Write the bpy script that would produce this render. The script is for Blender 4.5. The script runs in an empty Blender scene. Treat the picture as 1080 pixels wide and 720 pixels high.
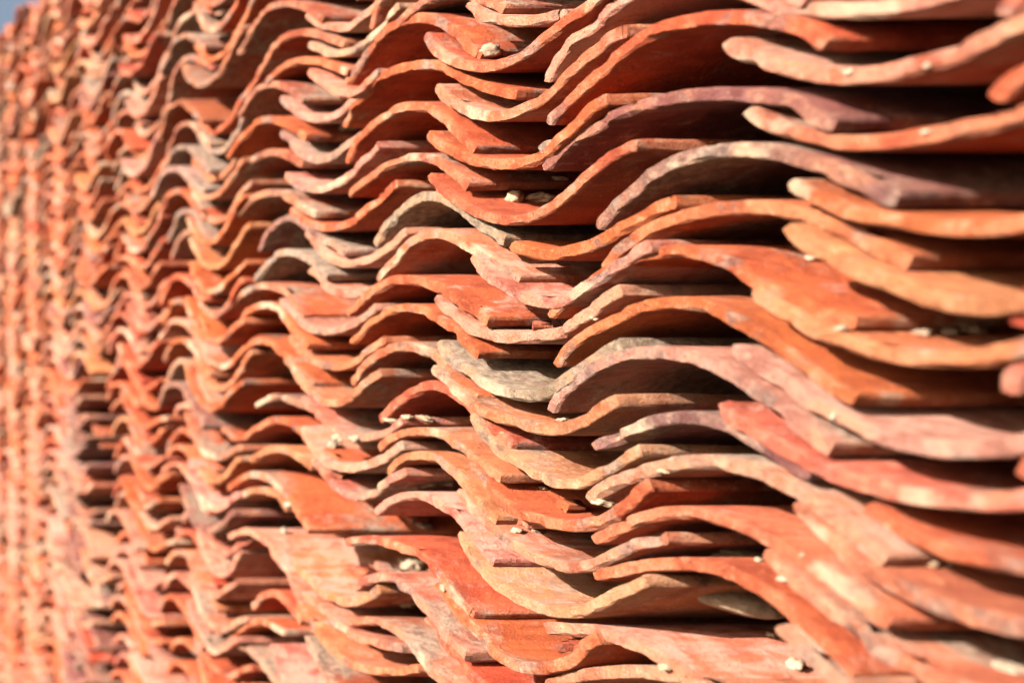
import bpy, math, random
import numpy as np
from mathutils import Vector, noise

# ------------------------------------------------------------------ camera
sc = bpy.context.scene
F_PX, CX, CY = 1010.0, -175.0, 290.0          # focal length and optical axis of the lens, in photo pixels (1080 wide)
D = 0.705                                     # distance from the lens to the face of the tile wall (m)
cam_data = bpy.data.cameras.new('camera')
cam = bpy.data.objects.new('camera', cam_data)
sc.collection.objects.link(cam)
cam.location = (0, 0, 0)
cam.rotation_euler = (math.radians(90), 0, 0)  # looks along +Y, parallel to the wall, wall on the right
cam_data.sensor_width = 36
cam_data.sensor_fit = 'HORIZONTAL'
cam_data.lens = 36 * F_PX / 1080
cam_data.shift_x = (540 - CX) / 1080
cam_data.shift_y = (CY - 360) / 1080
cam_data.clip_start = 0.01
cam_data.clip_end = 3000
cam_data.dof.use_dof = True
cam_data.dof.focus_distance = F_PX * D / 725
cam_data.dof.aperture_fstop = 2.5
sc.camera = cam

# ------------------------------------------------------------------ light
SUN_DIR = Vector((-0.85, -0.20, 0.50)).normalized()      # towards the sun
world = bpy.data.worlds.new('World'); sc.world = world; world.use_nodes = True
wn = world.node_tree
bg = wn.nodes['Background']
sky = wn.nodes.new('ShaderNodeTexSky'); sky.sky_type = 'NISHITA'; sky.sun_disc = False
sky.sun_elevation = math.asin(SUN_DIR.z)
sky.sun_rotation = math.atan2(SUN_DIR.x, SUN_DIR.y)
sky.dust_density = 10.0
wn.links.new(sky.outputs[0], bg.inputs[0]); bg.inputs[1].default_value = 0.055
sun_data = bpy.data.lights.new('sun', 'SUN'); sun_data.energy = 5.0; sun_data.angle = math.radians(0.6)
sun_data.color = (1.0, 0.955, 0.89)
sun = bpy.data.objects.new('sun', sun_data); sc.collection.objects.link(sun)
sun.rotation_euler = SUN_DIR.to_track_quat('Z', 'Y').to_euler()
sc.view_settings.view_transform = 'Standard'; sc.view_settings.look = 'None'
sc.view_settings.exposure = 2.14; sc.view_settings.gamma = 1.0
sc.view_settings.use_curve_mapping = False

rng = random.Random(7)
col = sc.collection

# ------------------------------------------------------------------ materials
class NT:
    def __init__(s, name):
        s.m = bpy.data.materials.new(name); s.m.use_nodes = True
        s.t = s.m.node_tree; s.n = s.t.nodes; s.l = s.t.links
        s.bsdf = s.n['Principled BSDF']
    def put(s, sock, v):
        if isinstance(v, bpy.types.NodeSocket): s.l.new(v, sock)
        elif v is not None: sock.default_value = v
    def noise(s, vec, scale, detail=5, rough=0.6, dist=0.0):
        n = s.n.new('ShaderNodeTexNoise'); s.put(n.inputs['Vector'], vec)
        n.inputs['Scale'].default_value = scale; n.inputs['Detail'].default_value = detail
        n.inputs['Roughness'].default_value = rough; n.inputs['Distortion'].default_value = dist
        return n.outputs['Fac']
    def math(s, op, a, b=None, clamp=False):
        n = s.n.new('ShaderNodeMath'); n.operation = op; n.use_clamp = clamp
        s.put(n.inputs[0], a); s.put(n.inputs[1], b); return n.outputs[0]
    def step(s, v, lo, hi, to0=0.0, to1=1.0):
        n = s.n.new('ShaderNodeMapRange'); n.interpolation_type = 'SMOOTHSTEP'
        s.put(n.inputs['Value'], v); s.put(n.inputs['From Min'], lo); s.put(n.inputs['From Max'], hi)
        n.inputs['To Min'].default_value = to0; n.inputs['To Max'].default_value = to1; return n.outputs[0]
    def mix(s, f, a, b, kind='MIX'):
        n = s.n.new('ShaderNodeMix'); n.data_type = 'RGBA'; n.blend_type = kind
        s.put(n.inputs[0], f); s.put(n.inputs[6], a); s.put(n.inputs[7], b); return n.outputs[2]
    def vmath(s, op, a, b):
        n = s.n.new('ShaderNodeVectorMath'); n.operation = op
        s.put(n.inputs[0], a); s.put(n.inputs[1], b); return n.outputs[0]
    def bump(s, h, strength, dist, prev=None):
        n = s.n.new('ShaderNodeBump'); s.put(n.inputs['Height'], h)
        s.put(n.inputs['Strength'], strength); n.inputs['Distance'].default_value = dist
        if prev is not None: s.l.new(prev, n.inputs['Normal'])
        return n.outputs[0]

def clay_material():
    k = NT('weathered_clay')
    at = k.n.new('ShaderNodeAttribute'); at.attribute_name = 'tint'
    tx = k.n.new('ShaderNodeAttribute'); tx.attribute_name = 'tex'
    sep = k.n.new('ShaderNodeSeparateColor'); k.l.new(tx.outputs['Color'], sep.inputs[0])
    rim, dust, soot = sep.outputs[0], sep.outputs[1], sep.outputs[2]
    tc = k.n.new('ShaderNodeTexCoord').outputs['Object']
    sd = k.math('MULTIPLY', tx.outputs['Alpha'], 53.0)
    co = k.vmath('ADD', tc, sd)
    st = k.vmath('MULTIPLY', co, (5.0, 55.0, 55.0))            # drawn out along the tile: scraping marks
    n1 = k.noise(co, 15, 9, 0.70, 0.3)
    n2 = k.noise(co, 100, 8, 0.75)
    n3 = k.noise(st, 1.0, 4, 0.6)
    n4 = k.noise(co, 30, 8, 0.74, 0.6)
    n5 = k.noise(co, 330, 4, 0.7)
    n6 = k.noise(co, 8, 4, 0.6)
    n7 = k.noise(k.vmath('ADD', co, (7.3, 2.1, 4.4)), 15, 4, 0.6)
    tint = at.outputs['Color']
    dark = k.mix(1.0, tint, (0.60, 0.48, 0.44, 1), 'MULTIPLY')
    lite = k.mix(1.0, tint, (1.35, 1.55, 1.60, 1), 'MULTIPLY')
    c = k.mix(k.step(n1, 0.36, 0.56), dark, tint)
    c = k.mix(k.step(n2, 0.50, 0.68, 0, 0.8), c, lite)
    c = k.mix(k.step(n3, 0.48, 0.62, 0, 0.6), c, dark)
    # sharper, redder patches where the skin has flaked away
    c = k.mix(k.step(n4, 0.57, 0.62, 0, 0.65), c, (0.27, 0.036, 0.010, 1))
    # lime bloom
    dsum = k.math('ADD', k.math('ADD', k.math('MULTIPLY', n4, 0.6), k.math('MULTIPLY', n3, 0.4)), k.math('MULTIPLY', dust, 0.30))
    c = k.mix(k.step(dsum, 0.60, 0.75, 0, 0.75), c, (0.42, 0.23, 0.17, 1))
    # soot and lichen grey
    ssum = k.math('ADD', k.math('ADD', k.math('MULTIPLY', n6, 0.6), k.math('MULTIPLY', n4, 0.4)), k.math('MULTIPLY', soot, 0.26))
    gcol = k.mix(k.step(n2, 0.35, 0.65), (0.075, 0.052, 0.038, 1), (0.28, 0.205, 0.145, 1))
    c = k.mix(k.step(ssum, 0.56, 0.72, 0, 0.85), c, gcol)
    # broken edges: paler, sandier, mottled
    rcol = k.mix(k.step(n1, 0.40, 0.60), k.mix(1.0, tint, (1.12, 1.38, 1.6, 1), 'MULTIPLY'), k.mix(0.65, tint, (0.42, 0.178, 0.090, 1)))
    rcol = k.mix(k.step(n2, 0.54, 0.62, 0, 0.6), rcol, (0.42, 0.27, 0.17, 1))
    c = k.mix(k.math('MULTIPLY', rim, k.step(n4, 0.42, 0.60, 0.10, 0.85)), c, rcol)
    wht = k.math('MULTIPLY', rim, k.step(n6, 0.59, 0.65, 0, 0.65))
    c = k.mix(wht, c, (0.45, 0.31, 0.205, 1))
    gry = k.math('MULTIPLY', rim, k.step(n7, 0.56, 0.63, 0, 0.65))
    c = k.mix(gry, c, k.mix(k.step(n2, 0.4, 0.6), (0.075, 0.052, 0.045, 1), (0.24, 0.17, 0.13, 1)))
    # specks
    c = k.mix(k.step(n5, 0.60, 0.67, 0, 0.75), c, (0.05, 0.022, 0.012, 1))
    c = k.mix(k.step(n5, 0.30, 0.37, 0.5, 0), c, (0.42, 0.28, 0.19, 1))
    k.l.new(c, k.bsdf.inputs['Base Color'])
    k.put(k.bsdf.inputs['Roughness'], k.step(n2, 0.3, 0.7, 0.72, 0.95))
    k.bsdf.inputs['Specular IOR Level'].default_value = 0.22
    fine = k.noise(co, 420, 4, 0.7)
    b = k.bump(n3, 0.35, 0.003)
    b = k.bump(n4, 0.35, 0.006, b)
    b = k.bump(n2, k.math('ADD', k.math('MULTIPLY', rim, 0.35), 0.6), 0.006, b)
    b = k.bump(fine, k.math('ADD', k.math('MULTIPLY', rim, 0.4), 0.6), 0.004, b)
    k.l.new(b, k.bsdf.inputs['Normal'])
    return k.m

def lime_material(name, a, b, d):
    k = NT(name)
    tc = k.n.new('ShaderNodeTexCoord').outputs['Object']
    oi = k.n.new('ShaderNodeObjectInfo').outputs['Random']
    co = k.vmath('ADD', tc, k.math('MULTIPLY', oi, 40.0))
    n1 = k.noise(co, 90, 5, 0.65); n2 = k.noise(co, 420, 4, 0.6)
    c = k.mix(k.step(n1, 0.35, 0.65), a, b)
    c = k.mix(k.step(n2, 0.60, 0.70, 0, 0.6), c, d)
    k.l.new(c, k.bsdf.inputs['Base Color']); k.bsdf.inputs['Roughness'].default_value = 0.95
    k.bsdf.inputs['Specular IOR Level'].default_value = 0.15
    k.l.new(k.bump(n2, 0.5, 0.0015, k.bump(n1, 0.5, 0.004)), k.bsdf.inputs['Normal'])
    return k.m

def ground_material():
    k = NT('trodden_grass')
    tc = k.n.new('ShaderNodeTexCoord').outputs['Object']
    n1 = k.noise(tc, 0.7, 6, 0.6); n2 = k.noise(tc, 14, 6, 0.65)
    c = k.mix(k.step(n1, 0.4, 0.6), (0.050, 0.038, 0.024, 1), (0.030, 0.042, 0.014, 1))
    c = k.mix(k.step(n2, 0.4, 0.7, 0, 0.6), c, (0.070, 0.060, 0.032, 1))
    k.l.new(c, k.bsdf.inputs['Base Color']); k.bsdf.inputs['Roughness'].default_value = 0.95
    k.l.new(k.bump(n2, 0.6, 0.02), k.bsdf.inputs['Normal'])
    return k.m

CLAY = clay_material()
LIME = lime_material('white_lime', (0.25, 0.19, 0.135, 1), (0.17, 0.115, 0.075, 1), (0.09, 0.055, 0.035, 1))
MORTAR = lime_material('sandy_mortar', (0.20, 0.135, 0.08, 1), (0.27, 0.20, 0.13, 1), (0.09, 0.055, 0.03, 1))

# ------------------------------------------------------------------ setting
GROUND_Z = -1.86
me = bpy.data.meshes.new('ground')
R = 400.0
me.from_pydata([(-R, -R, 0), (R, -R, 0), (R, R, 0), (-R, R, 0)], [], [(0, 1, 2, 3)])
gr = bpy.data.objects.new('ground', me); col.objects.link(gr); gr.location = (0, 0, GROUND_Z)
me.materials.append(ground_material()); gr['kind'] = 'structure'

# ------------------------------------------------------------------ the tile
TINT = {  # fired clay, linear
    'O': ('orange',        (0.310, 0.059, 0.0180)),
    'T': ('terracotta',    (0.240, 0.047, 0.0180)),
    'P': ('salmon pink',   (0.330, 0.087, 0.0460)),
    'Y': ('buff yellow',   (0.335, 0.098, 0.0370)),
    'G': ('grey brown',    (0.205, 0.115, 0.0740)),
    'C': ('pale cream',    (0.310, 0.138, 0.0740)),
    'V': ('purple brown',  (0.155, 0.050, 0.0370)),
    'R': ('brick red',     (0.270, 0.033, 0.0120)),
}
DUST = {'O': .12, 'T': .12, 'P': .55, 'Y': .35, 'G': .35, 'C': .4, 'V': .25, 'R': .1}
SOOT = {'O': .1, 'T': .3, 'P': .15, 'Y': .15, 'G': .6, 'C': .25, 'V': .28, 'R': .1}

def resample(P, step):
    """smooth curve through the points, even spacing"""
    P = np.asarray(P, float)
    d = np.r_[0, np.cumsum(np.hypot(*np.diff(P, axis=0).T))]
    u = np.linspace(0, d[-1], 160)
    # Catmull-Rom style: cubic Hermite with finite difference tangents
    m = np.gradient(P, d, axis=0)
    i = np.clip(np.searchsorted(d, u, side='right') - 1, 0, len(d) - 2)
    h = (d[i + 1] - d[i])[:, None]; s = ((u - d[i]) / (d[i + 1] - d[i]))[:, None]
    Q = (2*s**3 - 3*s**2 + 1)*P[i] + (s**3 - 2*s**2 + s)*h*m[i] + (-2*s**3 + 3*s**2)*P[i+1] + (s**3 - s**2)*h*m[i+1]
    for _ in range(18):                                   # iron out the tracing jitter
        Q[1:-1] = 0.25*Q[:-2] + 0.5*Q[1:-1] + 0.25*Q[2:]
    d = np.r_[0, np.cumsum(np.hypot(*np.diff(Q, axis=0).T))]
    n = max(8, int(round(d[-1] / step)) + 1)
    v = np.linspace(0, d[-1], n)
    return np.c_[np.interp(v, d, Q[:, 0]), np.interp(v, d, Q[:, 1])]

def tile_geometry(P, xf, length, t, seed, hi=True, broken=0.0):
    """P: centre line (Y, Z) of the front end, far side first. Returns verts, faces, rim weights."""
    r = np.random.RandomState(seed % (2**31))
    P = resample(P, (0.0048 if hi == 2 else 0.0065) if hi else 0.022)
    n = len(P)
    T = np.gradient(P, axis=0); T /= np.linalg.norm(T, axis=1)[:, None]
    N = np.c_[T[:, 1], -T[:, 0]]
    xs = np.array([0, .008, .02, .04, .07, .11, .17, .25, .33, length - .01, length]) if hi else np.array([0, .03, length * .6, length])
    m = len(xs)
    loop = [(i, 0) for i in range(n)] + [(n-1, j) for j in range(1, m)] + [(i, m-1) for i in range(n-2, -1, -1)] + [(0, j) for j in range(m-2, 0, -1)]
    K = len(loop)
    def wob(k, sm, amp):
        a = r.normal(size=k)
        for _ in range(sm): a = 0.25*np.roll(a, 1) + 0.5*a + 0.25*np.roll(a, -1)
        return amp * a / (a.std() + 1e-9)
    if hi:
        bt = np.clip(0.0006 + np.abs(wob(K, 1, 0.0006)), 0.0005, 0.0022)
        bb = np.clip(0.0006 + np.abs(wob(K, 1, 0.0007)), 0.0005, 0.0022)
        push = wob(K, 2, 0.0007) + wob(K, 12, 0.0009)
        for _ in range(r.randint(3, 9)):                   # chips knocked off the arrises
            c = r.randint(3, n-3); w = r.uniform(0.9, 3.4); a = r.uniform(0.0012, 0.0052)
            g = a*np.exp(-((np.arange(K) - c)/w)**2)
            if r.rand() < 0.55: bt = np.minimum(bt + g, 0.0052)
            else: bb = np.minimum(bb + g, 0.0052)
            push = push - 0.55*g
        if broken > 0:                                     # a snapped corner of the front end
            k = np.arange(K); push = push - broken*np.clip(1 - np.abs(k - (n-1))/(n*0.22), 0, 1)*(k < n)
        side = np.array([i in (0, n-1) for i, j in loop]); bt = bt + .0007*side; bb = bb + .0007*side
        rings = [t/2, t/5, -t/5, -t/2]
    else:
        bt = bb = np.full(K, 0.0015); push = wob(K, 1, 0.001); rings = [t/2, -t/2]
    length_warp = wob(n, 10, 0.0012) if hi else np.zeros(n)
    def base(i, j, w):
        return np.array([xf + xs[j], P[i, 0] + N[i, 0]*w, P[i, 1] + N[i, 1]*w])
    def inward(i, j):
        v = np.zeros(3)
        if j == 0: v[0] += 1
        if j == m-1: v[0] -= 1
        if i == 0: v[1:] += T[i]
        if i == n-1: v[1:] -= T[i]
        return v
    I, J = np.meshgrid(np.arange(n), np.arange(m), indexing='ij')
    def grid(w):
        g = np.empty((n, m, 3)); g[..., 0] = xf + xs[J]
        g[..., 1] = (P[:, 0] + N[:, 0]*w)[:, None]; g[..., 2] = (P[:, 1] + N[:, 1]*w)[:, None]
        return g
    top, bot = grid(t/2), grid(-t/2)
    for q, (i, j) in enumerate(loop):
        v = inward(i, j)
        top[i, j] += v*(bt[q] - min(push[q], 0.0)); bot[i, j] += v*(bb[q] - min(push[q], 0.0))
    verts = [top.reshape(-1, 3)]; rim = [np.zeros(n*m)]
    for w in rings:
        rr = np.empty((K, 3))
        for q, (i, j) in enumerate(loop):
            ww = w
            if w == rings[0]: ww = w - min(bt[q]*0.8, t*.27)
            if w == rings[-1]: ww = w + min(bb[q]*0.8, t*.27)
            jit = (r.normal()*0.00025) if hi else 0
            rnd = .0006 if (hi and i in (0, n-1) and w in (rings[0], rings[-1])) else 0
            rr[q] = base(i, j, ww) - inward(i, j)*(push[q] + jit - rnd)
        verts.append(rr); rim.append(np.ones(K))
    verts.append(bot.reshape(-1, 3)); rim.append(np.zeros(n*m))
    V = np.vstack(verts)
    W = np.concatenate(rim)
    # grid boundaries count as half edge
    gi = np.array([i*m + j for (i, j) in loop]); W[gi] = 0.7; W[len(V) - n*m + gi] = 0.7
    faces = []
    ob = len(V) - n*m
    for i in range(n-1):
        for j in range(m-1):
            a, b, c, d = i*m+j, i*m+j+1, (i+1)*m+j+1, (i+1)*m+j
            faces.append((a, d, c, b)); faces.append((ob+a, ob+b, ob+c, ob+d))
    chain = [gi] + [n*m + k*K + np.arange(K) for k in range(len(rings))] + [ob + gi]
    for A, B in zip(chain[:-1], chain[1:]):
        for q in range(K):
            q2 = (q+1) % K
            faces.append((int(A[q]), int(B[q]), int(B[q2]), int(A[q2])))
    if hi:
        off = Vector((seed % 97, seed % 31, seed % 13))
        for q in range(len(V)):
            p = Vector(V[q]) + off
            a = noise.noise_vector(p*11.0)*0.0011 + noise.noise_vector(p*45.0)*0.0004
            if W[q] > 0: a += noise.noise_vector(p*150.0)*0.0006
            V[q] += a
    return V, faces, W

def fill_mesh(name, V, faces, tint, tex):
    me = bpy.data.meshes.new(name)
    me.from_pydata(V.tolist() if isinstance(V, np.ndarray) else V, [], faces)
    a = me.attributes.new('tint', 'FLOAT_COLOR', 'POINT'); a.data.foreach_set('color', np.asarray(tint, np.float32).ravel())
    a = me.attributes.new('tex', 'FLOAT_COLOR', 'POINT'); a.data.foreach_set('color', np.asarray(tex, np.float32).ravel())
    rimw = np.asarray(tex)[:, 0]
    me.polygons.foreach_set('use_smooth', np.array([max(rimw[v] for v in f) < .99 for f in faces], bool))
    me.materials.append(CLAY); me.update()
    return me

def attrs(n, W, code, r):
    c = np.array(TINT[code][1])*np.array([r.uniform(.9, 1.1), r.uniform(.86, 1.14), r.uniform(.85, 1.15)])
    tint = np.tile(np.r_[c, 1.0], (n, 1))
    tex = np.c_[W, np.full(n, np.clip(DUST[code] + r.uniform(-.2, .2), 0, 1)), np.full(n, np.clip(SOOT[code] + r.uniform(-.15, .2) + (.35 if r.random() < .25 else 0), 0, 1)), np.full(n, r.random())]
    return tint, tex

# ------------------------------------------------------------------ tiles read off the photograph (front end, photo pixels)
# 'A' arched (hump up), 'H' hollow (trough up); tint code; points far side first
TR = '''
A0 T 418,24 430,13 445,3 465,-5 490,-6 510,1 530,12
H0 P 492,5 505,17 520,21 537,24 568,21 588,15
A0 O 366,88 380,65 397,42 417,26 437,19 457,21 475,32 490,50 500,58
H0 O 449,37 455,50 472,62 492,69 512,71 532,66 555,54 575,39 595,25 620,5 635,-7 650,-12
A0 O 361,135 368,117 382,100 400,82 417,73 437,69 460,69 475,76 492,86 515,94 545,100
H0 Y 457,91 470,105 490,117 510,122 530,122 550,115 570,103 585,88 607,68 627,50 643,35 652,32
A-1 P 576,86 581,72 597,50 620,30 637,12 655,-1 690,-17 750,-22 810,-12 850,2
H-1 P 770,-10 800,4 830,10 870,11 930,9 960,3 990,-6 1040,-24
A-1 O 578,130 585,120 607,100 630,78 652,57 675,41 700,29 730,21 760,19 790,20 820,25 835,28 850,34 868,49
H-1 P 766,44 775,54 795,61 820,69 845,76 870,80 895,81 935,77 972,68 1010,56 1047,40 1080,25 1110,12
H0 O 450,142 460,152 477,162 500,170 525,173 550,171 570,162 592,145 612,126 627,110 640,105
A0 O 367,170 372,152 387,135 405,121 422,114 440,113 457,118 472,130 487,147 500,160
A-1 V 575,177 590,162 607,147 627,136 647,122 670,112 695,106 720,101 745,99 782,100 810,103 835,110 855,121 880,132
H-1 O 787,116 794,125 820,137 835,142 860,149 885,152 922,151 960,146 997,140 1035,131 1080,117 1110,105
H0 O 451,184 457,193 475,207 492,220 510,227 530,232 550,231 567,225 585,214 605,199 622,183 640,166 655,157 672,153
A0 O 367,206 380,194 400,179 420,169 440,166 460,170 475,180 492,198
A0 G 394,260 402,245 415,229 430,215 447,207 465,209 480,217 495,230 512,245 532,254
H0 O 538,259 550,264 570,269 590,267 610,262 630,255 652,241 672,227 687,217 703,212
A-1 V 629,240 640,226 657,209 677,191 697,177 720,165 750,159 782,158 812,160 840,168 872,178 900,193 925,204 948,212
H-1 O 834,191 842,202 867,212 897,224 930,231 960,236 997,241 1035,242 1080,236 1110,228
A0 P 400,295 410,280 425,262 440,251 457,246 475,250 492,258 510,270 530,285 547,297
H0 P 495,270 505,285 522,297 542,310 562,317 580,319 597,314 615,303 640,284 665,268 685,258
A-1 Y 637,283 657,262 677,247 700,235 725,227 755,221 790,219 820,221 840,227 862,236 885,247 910,260 935,272 947,277
H-1 Y 837,241 847,255 865,267 885,277 910,289 935,299 965,311 997,320 1035,324 1080,320 1110,312
A-1 O 580,332 595,317 615,302 637,287 660,275 687,267 715,265 745,269 770,280 795,295 825,312 850,326 872,335 893,340
H-1 Y 796,304 808,318 830,333 855,347 880,359 905,368 935,374 985,378 1022,378 1060,371 1090,364 1110,356
A0 O 367,330 380,317 395,305 412,296 432,295 450,299 467,306 485,317 500,330 514,340
H0 P 461,314 470,327 485,340 502,350 520,355 542,357 567,354 587,350 605,339 625,327 640,313 655,306
A0 O 371,360 385,342 402,331 422,325 442,327 460,336 475,347 490,362 504,376
A-1 O 586,385 593,371 607,361 620,352 645,337 670,325 695,319 725,319 750,325 770,333 790,346 812,362 835,379 860,397 882,412 902,423
H-1 C 772,364 785,379 810,394 835,411 860,428 882,442 910,455 947,466 997,474 1035,473 1080,466 1110,456
H0 G 462,361 470,375 485,388 502,400 520,410 540,416 560,417 580,412 600,397 617,381 635,369 648,362
A0 O 370,405 382,390 397,375 415,367 432,366 447,372 462,385 477,400 490,412 503,422
A-1 C 582,432 588,420 602,405 622,390 645,379 670,373 700,372 725,375 750,385 775,397 800,415 820,430 840,446 860,464 876,476
H-1 P 762,424 770,438 787,451 807,463 827,474 860,492 885,504 922,515 960,523 997,528 1035,530 1080,527 1110,521
H0 Y 456,388 467,400 480,412 495,425 512,436 530,443 550,448 570,453 592,452 610,446 625,437 637,427 650,421
A0 T 400,443 408,432 422,420 440,410 457,406 472,412 485,421 497,432 515,450 538,473
H0 C 497,437 505,452 520,470 537,485 555,497 575,506 590,510 607,510 625,501 645,490 662,480 675,474
A-1 V 627,470 640,465 660,457 682,447 707,441 732,441 752,445 770,452 790,462 812,475 835,488 855,500
A0 Y 397,474 407,465 425,457 442,455 460,457 477,465 492,477 510,492 528,505
H0 O 497,490 505,503 514,517 527,528 542,538 567,549 593,554 620,552 643,541 663,527 678,513 685,509
A-1 P 619,526 632,515 655,504 680,496 705,490 732,487 760,489 790,496 815,505 840,518 860,533 885,552 910,573 932,592
A0 Y 406,500 415,490 430,482 447,481 462,488 477,500 492,515 505,532 523,550
H-1 O 905,532 918,543 935,556 960,568 1010,585 1060,596 1100,600
H-1 Y 838,527 847,545 870,570 892,587 922,605 960,625 997,640 1035,652 1080,663 1110,667
A-1 Y 627,569 645,560 670,548 695,541 720,540 745,545 770,554 795,564 820,575 840,586 860,599 885,616 910,635 937,660
H-1 P 808,583 822,596 838,611 860,633 885,657 910,677 935,694 965,709 1010,725 1060,738
A0 P 396,540 412,528 430,523 450,525 465,533 478,545 492,562 507,580 520,594
H0 P 485,518 492,530 503,542 520,560 533,570 560,587 587,597 613,597 640,587 663,575 680,570 697,567
H0 C 485,562 493,580 507,600 527,620 547,633 573,643 600,645 627,638 647,627 667,617 680,610
A-1 O 629,607 652,601 682,596 710,594 740,596 765,603 790,615 810,628 830,645 850,665 872,690 895,715
A0 O 365,571 380,569 400,570 417,576 437,585 452,596 465,612 477,630 492,649
H0 O 458,614 470,635 485,652 500,667 515,685 530,696 550,704 570,705 590,700 607,690 620,676 630,671
A-1 P 575,662 600,664 627,666 650,672 670,680 687,690 705,702 720,715 740,735
H-1 C 815,658 835,682 860,705 880,722 920,745
A0 P 357,662 375,655 397,656 415,665 430,677 442,692 452,705 465,722 490,745
A0 P 371,620 387,611 410,609 425,619 440,633 457,657 472,677 490,694
H0 R 447,650 460,672 475,690 492,710 510,724 535,738
A-1 P 575,722 600,714 640,709 670,708 700,712 730,722 760,738
H1 P 322,16 332,24 350,30 367,29 380,18 395,4 402,-4
H1 C 327,47 337,54 357,57 375,51 390,40 405,24 420,5
H1 P 324,75 332,82 345,92 360,99 375,97 388,86 398,76
H1 C 296,104 307,115 325,125 345,125 360,117 372,105 385,92
H1 G 295,140 305,150 320,165 337,169 355,162 367,152 380,140
H1 P 301,185 312,195 327,199 342,199 357,192 370,182 385,167 397,151
H1 O 305,222 317,232 335,239 355,239 372,233 387,218 400,204 412,193
H1 P 322,245 337,265 352,276 370,278 390,272 412,258 428,244
H1 P 325,285 337,297 352,307 370,311 385,307 400,297
H1 C 296,317 307,330 322,345 340,350 360,346 380,335 395,323
H1 Y 304,355 317,372 332,382 352,387 370,382 385,370 400,357
H1 Y 299,379 310,395 322,410 335,420 352,425 367,419 382,404 395,392
H1 P 317,420 332,437 345,451 360,459 385,461 412,452 424,443
H1 C 316,450 325,465 337,482 350,491 365,494 387,490 405,482 425,469
H1 P 330,485 342,505 360,520 377,524 395,517 412,505 427,497
H1 Y 300,580 317,602 332,620 350,631 365,635 385,629 400,620
H1 P 320,626 337,642 355,660 370,671 390,677 425,684
H1 Y 312,637 327,660 345,682 362,697 380,704 410,708 440,704
H1 T 320,670 327,690 340,712 360,732 385,742
A1 T 250,57 260,37 272,17 290,6 310,5 325,10 340,22
A1 T 270,82 280,62 295,42 312,35 330,36 345,41 362,47
A1 O 282,86 292,75 310,65 327,64 345,69 367,77
A1 T 252,122 262,102 277,91 295,91 310,100 320,107
A1 O 240,166 252,147 267,131 282,126 300,131 312,140 322,146
A1 T 257,180 270,167 287,161 305,166 318,174
A1 O 249,227 262,212 280,204 297,206 312,216 332,227
A1 V 272,265 282,245 297,231 312,231 322,239 345,257 365,268
A1 G 270,295 280,280 295,267 312,269 327,277 345,293
A1 O 242,322 255,310 272,302 292,305 305,319 320,335
A1 O 249,345 260,330 275,322 290,326 300,338 315,355 325,366
A1 O 247,379 257,366 272,360 287,364 302,378 320,397 330,407
A1 V 270,427 280,420 295,419 310,424 327,434
A1 O 272,452 285,444 300,444 315,455 335,475 355,490
A1 Y 262,485 277,476 297,474 312,481 328,494
A1 O 241,515 252,505 267,500 282,505 300,522 317,545 325,560
A1 Y 237,534 255,521 270,517 287,521 302,537
A1 P 242,566 260,560 275,567 290,587 305,614 317,640
A1 O 265,640 277,628 292,627 305,639 317,656
A1 C 232,684 252,680 267,692 282,710 294,724
A1 O 240,672 260,658 280,657 295,668
A-2 P 1057,15 1068,3 1085,-12 1120,-32 1180,-46 1260,-46
A-2 O 1047,104 1058,92 1080,77 1120,58 1200,44 1300,44
A-2 R 1071,345 1080,322 1100,300 1150,280 1250,268 1350,272
A-2 P 1062,415 1072,395 1090,375 1140,350 1230,338 1330,342
A-2 R 1074,506 1085,485 1105,470 1150,450 1240,440 1340,450
'''
PITCH = 0.0445
PER = 0.3916
T0 = 0.0112

def to_wall(px, py, xf):
    Y = F_PX*xf/(px - CX)
    return Y, (CY - py)*Y/F_PX

tiles = []          # dicts: shape, col, tint, P (Y,Z), xf
for ln in TR.strip().split('\n'):
    a, code, *pts = ln.split()
    shape, cj = a[0], int(a[1:])
    xf = D + (rng.uniform(-.005, .006) if shape == 'A' else rng.uniform(-.009, .003))
    P = [to_wall(*map(float, p.split(',')), xf) for p in pts]
    tiles.append(dict(shape=shape, col=cj, tint=code, P=np.array(P), xf=xf, traced=True))

ARCH = np.array([(.118, -.062), (.102, -.043), (.078, -.022), (.045, -.006), (0, 0), (-.045, -.007), (-.085, -.023), (-.122, -.043), (-.155, -.055)])
HOLL = np.array([(.118, .060), (.098, .036), (.066, .013), (.03, .002), (0, 0), (-.035, .004), (-.075, .020), (-.112, .043), (-.138, .057), (-.155, .062)])

def pick(z, y, shape):
    """which clay: dustier and pinker low down, darker and redder high up"""
    low = min(1.0, max(0.0, (-z/y*1010 + 60)/300))
    if y > 2.8 and z < -.2: return rng.choices('OPCYT', (4, 5, 1.5, 1, .5))[0]
    w = {'O': 5, 'T': 2.6*(1-low)+.3, 'P': 1.6+3.2*low, 'Y': 1.3+.8*low, 'G': .7*(1-low)+.2, 'C': .9, 'V': .8*(1-low)+.15, 'R': .5}
    return rng.choices(list(w), list(w.values()))[0]

def offset(j, k):
    return 0.010*noise.noise(Vector((j*0.63, k*0.31, 1.7))) + 0.004*noise.noise(Vector((j*2.7, k*1.9, 5.1)))

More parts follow.
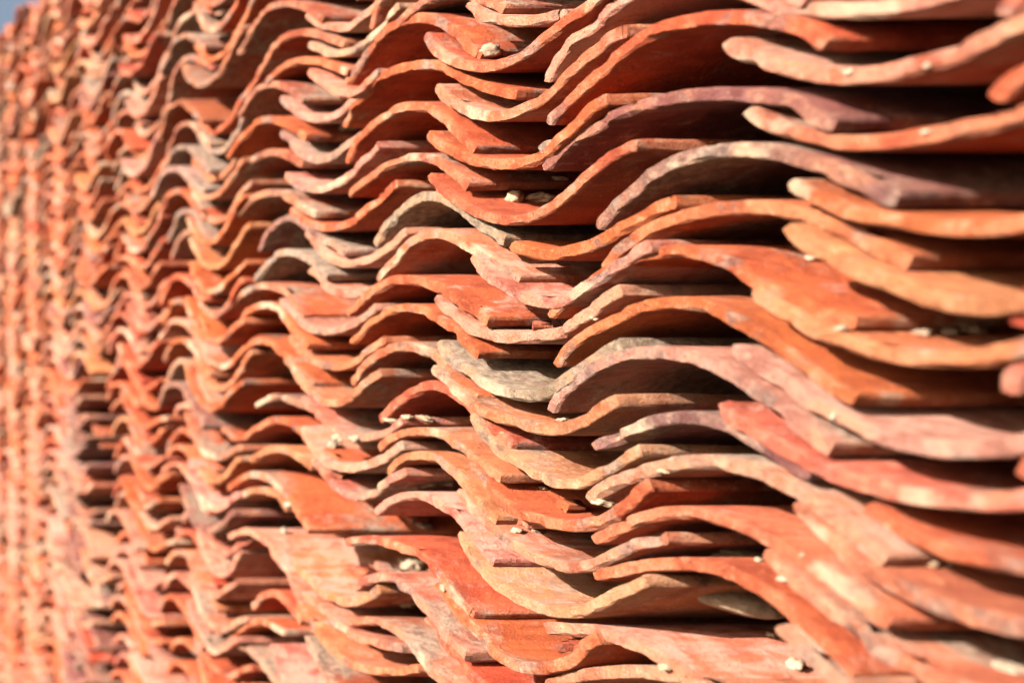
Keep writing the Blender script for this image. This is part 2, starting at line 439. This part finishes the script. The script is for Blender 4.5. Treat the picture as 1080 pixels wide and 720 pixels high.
def generic(shape, j, k, zshift=0.0):
    B = ARCH if shape == 'A' else HOLL
    y0 = (1.167 if shape == 'A' else 1.010) + PER*j + rng.uniform(-.016, .016) + 0.035*noise.noise(Vector((j*1.3, k*.12, 9.0)))
    z0 = k*PITCH + offset(j, k) + zshift + (0 if shape == 'A' else -.074) + rng.uniform(-.004, .004)
    if j >= 2: z0 += 0.014*noise.noise(Vector((j*3.7, k*.07, 2.2)))
    sw, sh = rng.uniform(.85, 1.05), rng.uniform(.86, 1.14)
    if j >= 3: sh *= .84
    ro = math.radians(rng.gauss(0, 2.7 if j < 2 else 3.6))
    if j >= 2 and rng.random() < .025: return
    if j == 5 and shape == 'H' and z0 < -.26: y0 -= .19 + rng.uniform(-.04, .04)
    if j == 4 and rng.random() > .22 and z0 < -.24 + .03*noise.noise(Vector((k*.9, 1.0, 4.0))): return      # upright gap between two stacks
    Q = B*np.array([sw, sh]); c, s = math.cos(ro), math.sin(ro)
    Q = np.c_[Q[:, 0]*c - Q[:, 1]*s, Q[:, 0]*s + Q[:, 1]*c]
    if rng.random() < .12: Q = Q[:-rng.randint(1, 2)]
    P = Q + np.array([y0, z0])
    gap = (j == 4 or j == 5 and shape == 'H') and z0 < -.26
    code = 'V' if gap and rng.random() < .55 else pick(z0, y0, shape)
    xf = D + rng.gauss(0, .009) + (0.002 if shape == 'A' else -.005) + (rng.uniform(.015, .04) if rng.random() < .05 else 0)
    tiles.append(dict(shape=shape, col=j, tint=code, P=P, xf=xf, traced=False))

TOP_Z, LOW_Z = 1.02, GROUND_Z + 0.06
for j in range(-2, 11):
    for shape in 'AH':
        own = [t for t in tiles if t['traced'] and t['col'] == j and t['shape'] == shape]
        if shape == 'H' and j == -2: continue
        zs = [(t['P'][:, 1].max() if shape == 'A' else t['P'][:, 1].min()) for t in own]
        for k in range(int(LOW_Z/PITCH) - 1, int(TOP_Z/PITCH) + 2):
            z = k*PITCH + (0 if shape == 'A' else -.074)
            if z < LOW_Z + (.03 if shape == 'A' else 0) or z > TOP_Z - .03 + .05*noise.noise(Vector((j*.9, 3.3, 0))): continue
            if own and j != -2 and min(zs) - .062 < z < max(zs) + .040: continue
            if j == -2 and any(abs(z - q) < .030 for q in zs): continue
            generic(shape, j, k)

# second row of the stack, behind the first: closes the gaps
back = []
for j in range(-3, 12):
    for k in range(int(LOW_Z/PITCH), int(TOP_Z/PITCH)):
        for shape, dz in (('A', 0), ('H', -.074)):
            B = ARCH if shape == 'A' else HOLL
            y0 = (1.167 if shape == 'A' else 1.010) + PER*j + rng.uniform(-.01, .01)
            back.append(dict(tint=rng.choice('OOTPYV'), P=B + np.array([y0, k*PITCH + dz]), xf=D + .46 + rng.uniform(-.01, .01)))

# which tiles show, and how large
def frame_size(t):
    P = t['P']; u = F_PX*t['xf']/P[:, 0]; x = u + CX; y = CY - P[:, 1]*F_PX/P[:, 0]
    ins = (x > -4) & (x < 1084) & (y > -6) & (y < 726)
    if ins.sum() < 2: return 0
    return np.hypot(np.ptp(x[ins]), np.ptp(y[ins]))
for t in tiles: t['size'] = frame_size(t)
seen = sorted([t for t in tiles if t['size'] > 0], key=lambda t: (not t['traced'], -t['size']))[:300]
for t in seen: t['single'] = True

# neighbours in the same column, for the descriptions
cols = {}
for t in tiles:
    t['z'] = float(t['P'][:, 1].max() if t['shape'] == 'A' else t['P'][:, 1].min())
    cols.setdefault((t['shape'], t['col']), []).append(t)
for c in cols.values():
    c.sort(key=lambda t: -t['z'])
    for q, t in enumerate(c):
        t['above'] = c[q-1] if q else None
        t['below'] = c[q+1] if q+1 < len(c) else None

stuffV, stuffF, stuffT, stuffX, nst = [], [], [], [], 0
for q, t in enumerate(tiles + back):
    t['seed'] = 1000 + q*17
    th = T0*rng.uniform(.92, 1.10)
    if t.get('single'):
        broken = (.014 if rng.random() < .25 else 0.0) if not t['traced'] else (.008 if rng.random() < .2 else 0.0)
        V, Fc, W = tile_geometry(t['P'], t['xf'], .42, th, t['seed'], 2 if t['traced'] else 1, broken)
        c = V.mean(0); c[2] = V[:, 2].min(); c[0] = t['xf']
        tint, tex = attrs(len(V), W, t['tint'], rng)
        me = fill_mesh('roof_tile', V - c, Fc, tint, tex)
        o = bpy.data.objects.new('roof_tile', me); col.objects.link(o); o.location = c
        t['obj'] = o
        name = TINT[t['tint']][0]
        kind = 'arched' if t['shape'] == 'A' else 'trough-shaped'
        up = TINT[t['above']['tint']][0] if t['above'] else None
        dn = TINT[t['below']['tint']][0] if t['below'] else None
        art = lambda w: ('an ' if w[0] in 'aeiou' else 'a ') + w
        if up and dn and up != dn: lab = f'{name} {kind} roof tile under {art(up)} one and over {art(dn)} one'
        elif up and dn: lab = f'{name} {kind} roof tile stacked between two {up} ones'
        else: lab = f'{name} {kind} roof tile on top of the stacked wall'
        t['lab'] = lab
        o['label'] = lab; o['category'] = 'roof tile'; o['kind'] = 'thing'
        o['group'] = ('arched' if t['shape'] == 'A' else 'trough-shaped') + ' clay tiles stacked in the wall'
    else:
        V, Fc, W = tile_geometry(t['P'], t['xf'], .42, th, t['seed'], False)
        tint, tex = attrs(len(V), W, t['tint'], rng)
        stuffV.append(V); stuffT.append(tint); stuffX.append(tex)
        stuffF.extend(tuple(i + nst for i in f) for f in Fc); nst += len(V)
# tiles whose neighbours above and below look alike: say what lies beside them too
from collections import Counter
cnt = Counter(t['lab'] for t in seen)
for t in seen:
    if cnt[t['lab']] < 2 or not (t['above'] and t['below']): continue
    other = cols.get(('H', t['col']) if t['shape'] == 'A' else ('A', t['col'] - 1), [])
    want = t['z'] - .07 if t['shape'] == 'A' else t['z'] + .03
    if not other: continue
    nb = min(other, key=lambda q: abs(q['z'] - want))
    n0, n1, n2, n3 = (TINT[q['tint']][0] for q in (t, t['above'], t['below'], nb))
    k0, k1 = ('arched', 'trough') if t['shape'] == 'A' else ('trough-shaped', 'arched')
    t['obj']['label'] = f'{n0} {k0} tile under {n1}, over {n2}, beside {n3} {k1} tile'
me = fill_mesh('stacked_roof_tiles', np.vstack(stuffV), stuffF, np.vstack(stuffT), np.vstack(stuffX))
o = bpy.data.objects.new('stacked_roof_tiles', me); col.objects.link(o)
o['kind'] = 'stuff'; o['label'] = 'mass of stacked terracotta roof tiles making up the rest of the wall'; o['category'] = 'roof tiles'

# ------------------------------------------------------------------ crumbs, pebbles and lime caught between the tiles
bpy.context.view_layer.update()
deps = bpy.context.evaluated_depsgraph_get()
def hit(px, py):
    d = Vector(((px - CX)/F_PX, 1.0, (CY - py)/F_PX))
    ok, loc, nor, _, ob, _ = sc.ray_cast(deps, Vector((0, 0, 0)), d.normalized())
    return (loc, nor, ob) if ok else (None, None, None)

info = {t['obj'].name: t for t in seen}
def where(ob):
    t = info.get(ob.name) if ob else None
    return f"on the {TINT[t['tint']][0]} {'arched' if t['shape'] == 'A' else 'trough-shaped'} tile" if t else 'in the stack of tiles'

def lump(name, px, py, w, h, mat, label, cat, rough=0.25, sub=3, group=None, depth=1.0):
    import bmesh
    loc, nor, ob = hit(px, py)
    if loc is None: return
    s = loc.y/F_PX                                  # metres per photo pixel there
    bm = bmesh.new(); bmesh.ops.create_icosphere(bm, subdivisions=sub, radius=1.0)
    off = Vector((px*.37, py*.73, 2.0))
    a, b, c = w*s*.5*depth, w*s*.5, h*s*.5
    for v in bm.verts:
        k = 1 + rough*noise.noise(v.co*1.3 + off) + rough*.8*noise.noise(v.co*3.1 + off) + rough*.5*noise.noise(v.co*7.0 + off)
        p = v.co*k
        v.co = Vector((p.x*a, p.y*b, max(p.z, -.75)*c))
    me = bpy.data.meshes.new(name); bm.to_mesh(me); bm.free()
    me.polygons.foreach_set('use_smooth', np.ones(len(me.polygons), bool)); me.materials.append(mat)
    o = bpy.data.objects.new(name, me); col.objects.link(o)
    front = abs(nor.x) > .6
    o.location = loc + (nor*a*.15 if front else Vector((0, 0, c*.45)))
    o.rotation_euler = (rng.uniform(-.25, .25), rng.uniform(-.25, .25), rng.uniform(-1.5, 1.5))
    o['label'] = label.replace('WHERE', where(ob)); o['category'] = cat
    if group: o['group'] = group

GC = 'pale crumbs caught between the tiles'
lump('pebble', 517, 58, 20, 16, LIME, 'grey white speckled pebble resting in a trough tile', 'pebble', .35)
lump('mortar_lump', 543, 212, 17, 15, MORTAR, 'ochre lump of mortar in a trough tile', 'mortar', .35)
lump('mortar_lump', 571, 212, 26, 12, MORTAR, 'flat grey brown mortar crumb beside the ochre lump', 'mortar', .5)
lump('pebble', 770, 634, 92, 27, LIME, 'large white oval stone wedged under an orange arched tile', 'stone', .12)
lump('mortar_lump', 775, 586, 62, 20, MORTAR, 'long beige mortar lump under a buff arched tile', 'mortar', .3)
for px, py, w, h, m in [
    (590, 190, 30, 8, 'L'), (594, 443, 20, 9, 'L'), (626, 338, 12, 9, 'L'), (452, 512, 26, 14, 'L'), (436, 515, 16, 10, 'L'), (470, 510, 22, 12, 'M'),
    (598, 531, 11, 9, 'L'), (633, 529, 26, 12, 'M'), (573, 516, 20, 7, 'M'), (447, 555, 46, 12, 'L'), (555, 559, 44, 7, 'L'), (466, 620, 10, 18, 'L'), (430, 638, 26, 16, 'M'), (432, 596, 30, 14, 'M'), (802, 593, 18, 8, 'L'), (827, 612, 16, 9, 'L'), (814, 672, 12, 13, 'L'),
    (840, 703, 24, 24, 'L'), (980, 597, 34, 14, 'M'), (1000, 596, 18, 11, 'M'), (858, 272, 26, 12, 'L'), (889, 350, 24, 16, 'L'), (880, 440, 14, 18, 'L'),
    (1000, 352, 80, 12, 'L'), (895, 76, 15, 17, 'L'), (978, 140, 10, 13, 'L'), (979, 71, 9, 10, 'L'), (367, 138, 30, 12, 'L'),
    (705, 702, 18, 9, 'M'), (430, 442, 60, 9, 'M'), (366, 462, 40, 10, 'L'), (350, 470, 20, 14, 'L'), (700, 498, 16, 6, 'M'), (845, 585, 10, 8, 'L'), (1065, 705, 40, 16, 'L'), (297, 495, 26, 9, 'L'), (300, 562, 12, 16, 'L'), (305, 532, 16, 8, 'L')]:
    name, mat, lab, cat = ('lime_crumb', LIME, 'white lime crumb', 'lime') if m == 'L' else ('mortar_crumb', MORTAR, 'sandy mortar crumb', 'mortar')
    k = max(1, int(round(w/(h*2.6))))                # a long smear is a row of crumbs
    for q in range(k):
        ww = min(w, h*2.2)*rng.uniform(.42, .8)
        size = 'tiny' if ww < 9 else ('small' if ww < 15 else 'large')
        x = px + ((q + .5)/k - .5)*w + rng.uniform(-2, 2)
        lump(name, x, py + rng.uniform(-1.5, 1.5), ww, h*rng.uniform(.45, .8), mat, f'{size} {lab} lying WHERE', cat, .55, 3, GC)

# ------------------------------------------------------------------ broken bits of tile lying in the hollows
def shard(px, py, w, code, rot):
    loc, nor, ob = hit(px, py)
    if loc is None: return
    s = loc.y/F_PX; hw = w*s*.5
    P = np.array([(hw, -.003), (hw*.5, 0.0005), (0, .002), (-hw*.45, .001), (-hw, -.002)])
    V, Fc, W = tile_geometry(P, 0.0, .02, T0*.8, int(px*7 + py), False)
    V = V*np.array([hw/.012, 1, 1]) if hw < .012 else V
    r = np.random.RandomState(int(px))
    V[:, 0] += V[:, 1]*r.uniform(-.6, .6); V += r.normal(size=V.shape)*.0006
    tint, tex = attrs(len(V), np.maximum(W, .6), code, rng)
    me = fill_mesh('tile_shard', V, Fc, tint, tex)
    o = bpy.data.objects.new('tile_shard', me); col.objects.link(o)
    o.location = loc + Vector((.002, 0, T0*.45)); o.rotation_euler = (rng.uniform(-.2, .2), rng.uniform(-.1, .1), rot)
    o['label'] = f'broken {TINT[code][0]} tile shard lying {where(ob)}'; o['category'] = 'tile shard'; o['kind'] = 'thing'
    o['group'] = 'tile shards lying in the hollows'
for px, py, w, code, rot in [(425, 548, 26, 'R', .3), (395, 600, 30, 'P', -.4), (372, 606, 22, 'R', .5), (590, 538, 18, 'O', .2), (545, 555, 20, 'P', -.3), (410, 665, 30, 'O', .1),
                             (575, 160, 16, 'G', .4), (600, 690, 24, 'O', .6), (660, 524, 22, 'T', -.5), (930, 470, 28, 'G', .2), (350, 505, 18, 'T', .7), (560, 350, 14, 'T', -.2)]:
    shard(px, py, w, code, rot)
